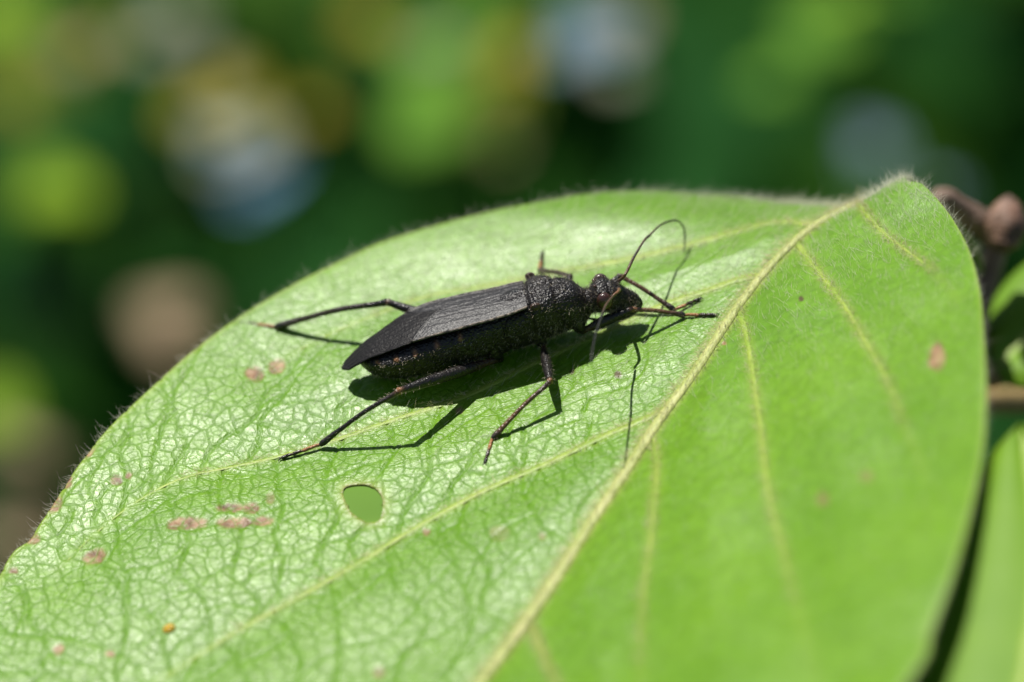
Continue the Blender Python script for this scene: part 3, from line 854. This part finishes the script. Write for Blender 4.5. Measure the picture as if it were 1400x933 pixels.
na = [bw(13.28, -.42, 1.95), C(846, 398, 3.2), C(838, 405, 3.4)], [C(838, 405, 3.5), C(828, 418, 4.0), C(822, 434, 4.4)], [C(822, 434, 4.4), C(815, 455, 4.7), C(810, 480, 4.85), C(808, 496, 4.85)]
antenna([(na[0], [.085, .075, .07], [.3, .5, .4]), (na[1], [.06, .055, .055], [.2, .2, .0]), (na[2], [.05, .048, .045, .03], [0, 0, 0, 0])], 31)

# setae on the body
pick = rng.integers(0, NX * NA, 22000)
px_, pa = pick // NA, pick % NA
sn = np.sin(ang[pa]); xx = xs[px_]
keep = (rng.random(len(pick)) < np.where(xx < 8.6, .20, .5)) & ~((xx < 8.7) & (sn > .35)) & (xx > .9)
pick = pick[keep]; px_, pa, sn, xx = px_[keep], pa[keep], sn[keep], xx[keep]
nvec = np.multiply.outer(np.cos(ang[pa]), BY) + np.multiply.outer(sn, BZ)
pale_ = (rng.random(len(pick)) < np.where(sn < .35, .75, .16))
for m_, nm, mat, Lk in ((pale_, 'seta', 'seta_pale', .15), (~pale_, 'seta', 'seta_dark', .20)):
    D = nvec[m_] - BX * rng.uniform(-.1, .8, (m_.sum(), 1)) + rng.normal(0, .35, (m_.sum(), 3))
    V, Fh = hairs(BV[pick[m_]], D, np.clip(rng.gamma(6, Lk / 6, m_.sum()), .05, .45), rng.uniform(.005, .009, m_.sum()))
    tag(build(nm, V, Fh, M[mat], bug), kind='stuff')

# amber droplet on the leaf
def ball(c, r, n=16, squash=.8):
    th = np.linspace(0, math.pi, n // 2 + 1); ph = np.linspace(0, 2 * math.pi, n, endpoint=False)
    V = [c + r * (math.sin(a) * math.cos(b_) * E1 + math.sin(a) * math.sin(b_) * E2 + squash * math.cos(a) * NRM) for a in th for b_ in ph]
    F = [[i * n + j, (i + 1) * n + j, (i + 1) * n + (j + 1) % n, i * n + (j + 1) % n] for i in range(n // 2) for j in range(n)]
    return np.array(V), F
m, t, b = new_mat('amber'); b.inputs['Base Color'].default_value = (.60, .38, .03, 1); b.inputs['Roughness'].default_value = .08
b.inputs['Transmission Weight'].default_value = .35; b.inputs['Coat Weight'].default_value = .5
c = C(231, 860, .12); V, F = ball(c, .30, 24, .6)
d_ = build('amber_droplet', V, F, m, None, loc=c - NRM * .12)
tag(d_, 'tiny shiny amber droplet sitting on the broad green leaf', 'droplet')

# ------------------------------------------------------------------ twig, bud, stalk and neighbouring leaves
def at(px, py, depth):
    """a point at a photo pixel, depth mm beyond (+) or before (-) the plane of focus"""
    return CAM + ray(px, py) * (DIST + depth)
bz = to_world(BASE, H(BASE))[0]
node_pt = at(1368, 322, 11)
V, F, A = tube([to_world(MID[4:5], H(MID[4:5]))[0] - NRM * .1, bz, at(1284, 276, 9), at(1315, 288, 10), at(1342, 306, 10.5), node_pt], [.42, .5, .55, .62, .75, .95], 14, 60, bump=.1)
build('stalk', V, F, M['bark'], shrub)
tw = [node_pt + UPV * .3, node_pt, at(1352, 372, 11), at(1334, 440, 12), at(1318, 560, 13), at(1300, 800, 20), at(1330, 1300, 34), np.array([40, 18, -180.]), np.array([44, 24, -400.]), np.array([48, 26, GZ - 30.])]
V, F, A = tube(tw, [.7, .85, .62, .58, .62, .8, 1.2, 2.2, 3.2, 4.5], 14, 150, bump=.12, seed=5)
twig = build('stem', V, F, M['bark'], shrub)
bdir = UPV * .93 + RIGHT * .12 + FWD * .1
bc = at(1374, 318, 9)
V, F, A = tube([bc - bdir * .7, bc, bc + bdir * .65, bc + bdir * 1.3, bc + bdir * 1.72, bc + bdir * 1.95], [.75, .92, .95, .76, .42, .12], 18, 40, bump=.10, seed=9)
bud = build('bud', V, F, M['bud'], twig)
for k in range(5):
    a = k * 1.257 + .4; side_ = np.cross(bdir, FWD); side_ /= np.linalg.norm(side_); s2 = np.cross(bdir, side_)
    o_ = side_ * math.cos(a) + s2 * math.sin(a)
    V, F, A = tube([bc + o_ * .74 - bdir * .5, bc + o_ * .86 + bdir * .25, bc + o_ * .70 + bdir * 1.0, bc + o_ * .35 + bdir * 1.65], [.20, .42, .34, .06], 10, 18, flat=.5, up=o_)
    build('bud_scale', V, F, M['bud'], twig)

def leaf_mesh(name, mat, ns=14, nw=6, fold=.18, curl=.15, wide=.46, seed=0):
    """a low leaf of length 1 along +Y, normal +Z, base at the origin"""
    lr_ = np.random.default_rng(seed)
    s = np.linspace(0, 1, ns); prof = wide * np.sin(math.pi * s ** .85) ** .8 * (1 - .25 * s); prof[0] = .012; prof[-1] = .004
    V, A = [], []
    for i in range(ns):
        for j in range(-nw, nw + 1):
            x = prof[i] * j / nw
            z = fold * abs(x) - curl * (s[i] - .35) ** 2 + .02 * math.sin(9 * s[i] + 3 * x + seed)
            V.append((x, s[i], z))
            A.append(1.0 if j == 0 else (.5 if (i + abs(j)) % 4 == 0 else 0.0))
    k = 2 * nw + 1
    F = [[i * k + j, i * k + j + 1, (i + 1) * k + j + 1, (i + 1) * k + j] for i in range(ns - 1) for j in range(k - 1)]
    me = bpy.data.meshes.new(name); me.from_pydata(V, [], F); me.polygons.foreach_set('use_smooth', np.ones(len(F), bool))
    at_ = me.attributes.new('vein', 'FLOAT', 'POINT'); at_.data.foreach_set('value', np.array(A, np.float32))
    me.materials.append(mat); me.update(); return me

def place(me, name, parent, base, tip, nrm, width=1.0, scale=None):
    """an object of a unit leaf mesh from base towards tip (mm, world) with its upper side towards nrm"""
    base, tip, nrm = map(lambda v: np.asarray(v, float), (base, tip, nrm))
    y = tip - base; L = np.linalg.norm(y); y = y / L
    z = nrm - y * (nrm @ y); z /= np.linalg.norm(z); x = np.cross(y, z)
    Lw = L if scale is None else scale
    o = bpy.data.objects.new(name, me); col.objects.link(o)
    m4 = Matrix(((x[0] * Lw * width, y[0] * L, z[0] * Lw, 0), (x[1] * Lw * width, y[1] * L, z[1] * Lw, 0), (x[2] * Lw * width, y[2] * L, z[2] * Lw, 0), (0, 0, 0, 1)))
    m4 = m4 * MM; m4[3][3] = 1.0
    b_ = base
    if parent is not None:
        o.parent = parent; b_ = base - origin_of(parent)
    m4.translation = Vector(b_ * MM)
    o.matrix_basis = m4
    return o

# neighbouring leaves of the same shrub: flat-lying blades below and to the right, each cut to its own outline
def shaped_leaf(outline, midline, nrm, mat, label, bulge=.8, thick=.2):
    """a blade from a world outline (closed loop) and a midline; outline runs base -> left -> tip -> right"""
    o = np.asarray(outline); m_ = np.asarray(midline)
    n_ = len(m_)
    V, A = [], []
    L, R = o[0], o[1]
    nw = 10
    for i in range(n_):
        for j in range(-nw, nw + 1):
            f = abs(j) / nw; e_ = L[i] if j < 0 else R[i]
            V.append(m_[i] + (e_ - m_[i]) * f + nrm * bulge * math.sin(f * math.pi) * .5)
            A.append(1.0 if j == 0 else 0.0)
    k = 2 * nw + 1
    F = [[i * k + j, i * k + j + 1, (i + 1) * k + j + 1, (i + 1) * k + j] for i in range(n_ - 1) for j in range(k - 1)]
    V = np.array(V); nn = np.cross(V[F[len(F) // 2][1]] - V[F[len(F) // 2][0]], V[F[len(F) // 2][2]] - V[F[len(F) // 2][0]])
    if nn @ nrm < 0: F = [f[::-1] for f in F]
    ob = build('leaf', V, F, mat, shrub, {'vein': np.array(A)})
    so_ = ob.modifiers.new('thickness', 'SOLIDIFY'); so_.thickness = thick * MM; so_.offset = -1
    tag(ob, label)
    V, F, _ = tube(m_ + nrm * .05, np.linspace(.45, .12, n_), 8, 50, flat=.25, up=nrm)
    build('midrib', V, F, M['side_vein'], ob)
    return ob

def on_plane(px, py, P0, n):
    d = ray(px, py); return CAM + d * (((P0 - CAM) @ n) / (d @ n))
# lower right leaf: its upper edge shows beside the broad leaf
n1 = NRM * 1.0 + RIGHT * .02 - FWD * .08; n1 /= np.linalg.norm(n1)
P1 = C(1325, 700) - NRM * 1.6
op = lambda L: catmull([on_plane(x, y, P1, n1) for x, y in L], 40)
shaped_leaf((op([(1398, 588), (1362, 612), (1330, 690), (1295, 780), (1262, 870), (1232, 960), (1220, 1100), (1270, 1300)]),
             op([(1398, 588), (1470, 590), (1560, 640), (1620, 740), (1640, 860), (1610, 1000), (1500, 1150), (1270, 1300)])),
            op([(1398, 588), (1412, 660), (1420, 740), (1416, 830), (1400, 930), (1372, 1050), (1330, 1170), (1270, 1300)]), n1, M['neighbour'],
            'smooth green leaf below the right edge of the broad leaf')
# leaf behind, at the right
n2 = NRM * .75 - FWD * .45 - RIGHT * .15; n2 /= np.linalg.norm(n2)
P2_ = at(1390, 440, 12)
op2 = lambda L: catmull([on_plane(x, y, P2_, n2) for x, y in L], 40)
shaped_leaf((op2([(1362, 512), (1349, 470), (1351, 430), (1368, 395), (1400, 362), (1450, 330), (1520, 320), (1600, 340)]),
             op2([(1362, 512), (1385, 530), (1420, 530), (1460, 520), (1500, 500), (1540, 470), (1575, 420), (1600, 340)])),
            op2([(1362, 512), (1378, 490), (1402, 462), (1435, 435), (1470, 410), (1510, 388), (1550, 368), (1600, 340)]), n2, M['neighbour'],
            'smaller green leaf beside the brown bud and twig')
g = Geo(); V, F, A = tube([at(1330, 470, 12), at(1345, 505, 11), at(1360, 516, 11), at(1385, 488, 11.5), at(1402, 462, 12)], [.4, .5, .55, .5, .4], 10, 30); g.add(V, F, A); g.build('stalk', M['petiole'], shrub)
g = Geo(); V, F, A = tube([at(1500, 540, 30), at(1440, 544, 26), at(1390, 548, 22), at(1340, 550, 18), at(1300, 556, 18)], [.75, .7, .68, .65, .5], 10, 30); g.add(V, F, A); g.build('side_shoot', M['petiole'], shrub)
# leaf seen through the hole
n3 = NRM
P3 = C(498, 692) - NRM * 13
op3 = lambda L: catmull([on_plane(x, y, P3, n3) for x, y in L], 40)
shaped_leaf((op3([(760, 700), (700, 650), (620, 610), (540, 595), (460, 610), (390, 650), (340, 700), (300, 760)]),
             op3([(760, 700), (720, 760), (660, 815), (590, 850), (510, 860), (430, 845), (360, 810), (300, 760)])),
            op3([(760, 700), (700, 705), (640, 712), (570, 720), (500, 728), (430, 738), (360, 748), (300, 760)]), n3, M['lower'],
            'plain green leaf lying below, seen through the hole', 1.2)

# ------------------------------------------------------------------ background: low shrubs in the shade of an added tree
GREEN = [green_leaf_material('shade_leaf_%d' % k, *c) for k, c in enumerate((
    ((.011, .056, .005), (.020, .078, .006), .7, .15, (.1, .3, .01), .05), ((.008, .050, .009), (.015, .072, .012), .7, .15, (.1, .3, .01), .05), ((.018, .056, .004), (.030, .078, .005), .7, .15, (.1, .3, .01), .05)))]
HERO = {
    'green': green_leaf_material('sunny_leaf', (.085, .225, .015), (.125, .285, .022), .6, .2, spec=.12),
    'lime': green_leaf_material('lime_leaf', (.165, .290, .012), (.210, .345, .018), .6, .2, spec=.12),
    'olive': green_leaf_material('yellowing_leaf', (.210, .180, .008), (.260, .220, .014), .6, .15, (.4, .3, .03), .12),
    'blue': green_leaf_material('sky_reflect_leaf', (.115, .180, .215), (.160, .240, .285), .5, .1, (.1, .2, .2), .2),  # sky reflected by glossy leaves, painted into the base colour
    'sky': green_leaf_material('sky_reflect_blue_leaf', (.100, .210, .330), (.150, .280, .420), .5, .1, (.1, .2, .2), .2),  # bluer version, reflected sky again put into the leaf colour
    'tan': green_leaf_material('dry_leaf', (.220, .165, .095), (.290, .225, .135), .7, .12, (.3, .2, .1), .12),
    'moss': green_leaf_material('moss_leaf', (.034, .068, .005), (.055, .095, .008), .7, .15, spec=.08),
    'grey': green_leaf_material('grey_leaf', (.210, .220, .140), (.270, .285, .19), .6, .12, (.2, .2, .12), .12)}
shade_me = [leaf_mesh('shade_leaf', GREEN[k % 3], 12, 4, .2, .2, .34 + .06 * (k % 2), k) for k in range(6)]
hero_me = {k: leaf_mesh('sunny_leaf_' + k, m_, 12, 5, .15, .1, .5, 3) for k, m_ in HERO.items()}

def bg_point(px, py, dist):
    return CAM + ray(px, py) * dist
shrubs = []
for k, (cx, lab) in enumerate(((-190, 'dark blurred low shrub behind the leaf, with yellow-green and dry leaves'), (-75, 'dark blurred low shrub behind the leaf, with pale greyish leaves and leaves tinted blue like reflected sky'),
                              (40, 'dark blurred low shrub behind the leaf, with olive yellow and mid green leaves'), (170, 'deep green blurred low shrub behind the twig and bud'))):
    base = np.array([cx * 1.0, 1130.0, GZ])
    s_ = empty('low_shrub', base); tag(s_, lab, 'shrub', 'low shrubs in the shade behind the leaf')
    for q in range(4):
        top = np.array([cx + random.uniform(-60, 60), 1000 + random.uniform(-60, 160), random.uniform(-330, -180)])
        b_ = base + np.array([random.uniform(-15, 15), random.uniform(-15, 15), -10])
        V, F, A = tube([b_, b_ * .6 + top * .4 + np.array([random.uniform(-15, 15), 10, 0]), top], [5, 3.6, 1.2], 8, 24, bump=.1)
        build('stem', V, F, M['bark'], s_)
    shrubs.append((cx, s_))
def owner(x):
    return min(shrubs, key=lambda q: abs(q[0] - x))[1]
lr = random.Random(11)
count = 0
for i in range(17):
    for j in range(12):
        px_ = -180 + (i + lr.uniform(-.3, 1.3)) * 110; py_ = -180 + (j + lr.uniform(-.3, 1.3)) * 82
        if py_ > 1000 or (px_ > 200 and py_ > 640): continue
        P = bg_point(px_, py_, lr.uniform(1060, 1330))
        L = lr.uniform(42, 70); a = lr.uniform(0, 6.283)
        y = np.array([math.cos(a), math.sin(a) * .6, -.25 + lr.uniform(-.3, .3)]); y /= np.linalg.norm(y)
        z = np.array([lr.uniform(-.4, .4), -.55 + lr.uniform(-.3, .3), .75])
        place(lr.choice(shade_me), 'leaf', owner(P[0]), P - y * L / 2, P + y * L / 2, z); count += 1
# leaves that stand forward of the shade and catch the sun: pixel, distance, length, kind
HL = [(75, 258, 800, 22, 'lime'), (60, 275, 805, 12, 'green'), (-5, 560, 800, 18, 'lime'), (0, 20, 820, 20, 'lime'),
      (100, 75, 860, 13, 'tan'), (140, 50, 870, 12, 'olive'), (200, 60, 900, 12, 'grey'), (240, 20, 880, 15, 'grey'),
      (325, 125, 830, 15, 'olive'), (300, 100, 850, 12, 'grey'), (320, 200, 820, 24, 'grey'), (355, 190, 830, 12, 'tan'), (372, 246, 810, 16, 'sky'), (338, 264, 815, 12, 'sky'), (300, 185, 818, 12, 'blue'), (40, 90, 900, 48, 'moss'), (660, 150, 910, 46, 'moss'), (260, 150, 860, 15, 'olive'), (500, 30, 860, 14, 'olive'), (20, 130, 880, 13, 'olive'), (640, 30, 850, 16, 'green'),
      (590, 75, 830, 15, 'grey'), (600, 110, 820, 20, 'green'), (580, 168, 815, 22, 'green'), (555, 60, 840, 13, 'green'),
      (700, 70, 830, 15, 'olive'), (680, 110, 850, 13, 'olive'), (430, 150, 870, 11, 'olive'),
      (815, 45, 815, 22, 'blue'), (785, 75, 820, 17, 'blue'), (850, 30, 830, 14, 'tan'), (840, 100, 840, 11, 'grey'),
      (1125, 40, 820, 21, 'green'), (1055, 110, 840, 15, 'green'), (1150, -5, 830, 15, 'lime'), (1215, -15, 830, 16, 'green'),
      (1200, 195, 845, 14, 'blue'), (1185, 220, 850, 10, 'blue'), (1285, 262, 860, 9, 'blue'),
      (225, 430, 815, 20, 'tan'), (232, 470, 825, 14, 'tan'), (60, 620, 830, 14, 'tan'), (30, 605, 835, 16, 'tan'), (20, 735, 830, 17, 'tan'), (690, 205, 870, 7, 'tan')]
lr = random.Random(5)
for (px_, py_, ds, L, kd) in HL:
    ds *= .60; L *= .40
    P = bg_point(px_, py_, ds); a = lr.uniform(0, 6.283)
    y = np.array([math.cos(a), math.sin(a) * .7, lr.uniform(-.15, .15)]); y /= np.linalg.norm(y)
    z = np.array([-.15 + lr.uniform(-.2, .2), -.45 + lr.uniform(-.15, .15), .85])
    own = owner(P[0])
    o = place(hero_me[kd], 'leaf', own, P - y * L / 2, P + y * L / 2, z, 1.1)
    # a thin shoot ties it to its shrub
    bpt = P - y * L / 2; root = P + np.array([lr.uniform(-20, 20), 190., -100.])
    V, F, A = tube([root, (root + bpt) / 2 + np.array([0, 0, -12.]), bpt], [.6, .4, .2], 6, 14)
    build('shoot', V, F, GREEN[0], own)
# a twig crossing low on the left
# unseen tree, added behind so that its crown shades the low shrubs
tree = empty('added_shade_tree', (-900, 2900, GZ)); tag(tree, 'unseen leafy tree added behind to throw shade over the low shrubs', 'tree')
V, F, A = tube([(-900, 2900, GZ - 40), (-880, 2850, 0), (-800, 2700, 500), (-700, 2400, 900), (-600, 2000, 1150)], [90, 75, 62, 45, 20], 14, 50, bump=.08)
build('trunk', V, F, M['bark'], tree)
for k in range(9):
    a = k * .7; e_ = np.array([-560 + 620 * math.cos(a), 1950 + 480 * math.sin(a), 800 + 90 * math.sin(k * 2.1)])
    s_ = np.array([-760., 2560., 760.])
    V, F, A = tube([s_, s_ * .5 + e_ * .5 + np.array([0, 0, 60.]), e_], [34, 18, 5], 8, 20, bump=.1); build('limb', V, F, M['bark'], tree)
n_ = 5200
u3 = rng.normal(size=(n_, 3)); u3 /= np.linalg.norm(u3, axis=1)[:, None]; u3 *= rng.random((n_, 1)) ** .4
ctr = np.array([-520, 2080, 880.]) + u3 * np.array([1050, 620, 210])
yv = rng.normal(size=(n_, 3)); yv[:, 2] *= .4; yv /= np.linalg.norm(yv, axis=1)[:, None]
zv = rng.normal(size=(n_, 3)) * .5 + np.array([0, 0, 1.]); zv -= yv * (zv * yv).sum(1)[:, None]; zv /= np.linalg.norm(zv, axis=1)[:, None]
xv = np.cross(yv, zv); Lf = rng.uniform(70, 110, n_)[:, None]
shape = [(0, -.5, 0), (.24, -.2, .05), (.26, .1, .05), (0, .5, -.04), (-.26, .1, .05), (-.24, -.2, .05)]
V = np.stack([ctr + Lf * (a * xv + b_ * yv + c_ * zv) for a, b_, c_ in shape], 1).reshape(-1, 3)
bI = np.arange(n_)[:, None] * 6
F = np.vstack([bI + np.array([0, 1, 2, 3]), bI + np.array([0, 3, 4, 5])])
tag(build('crown', V, F, GREEN[0], tree, {'vein': np.zeros(len(V))}, smooth=False), kind='stuff')
print('points on the leaf', len(P2), 'bg leaves', count)
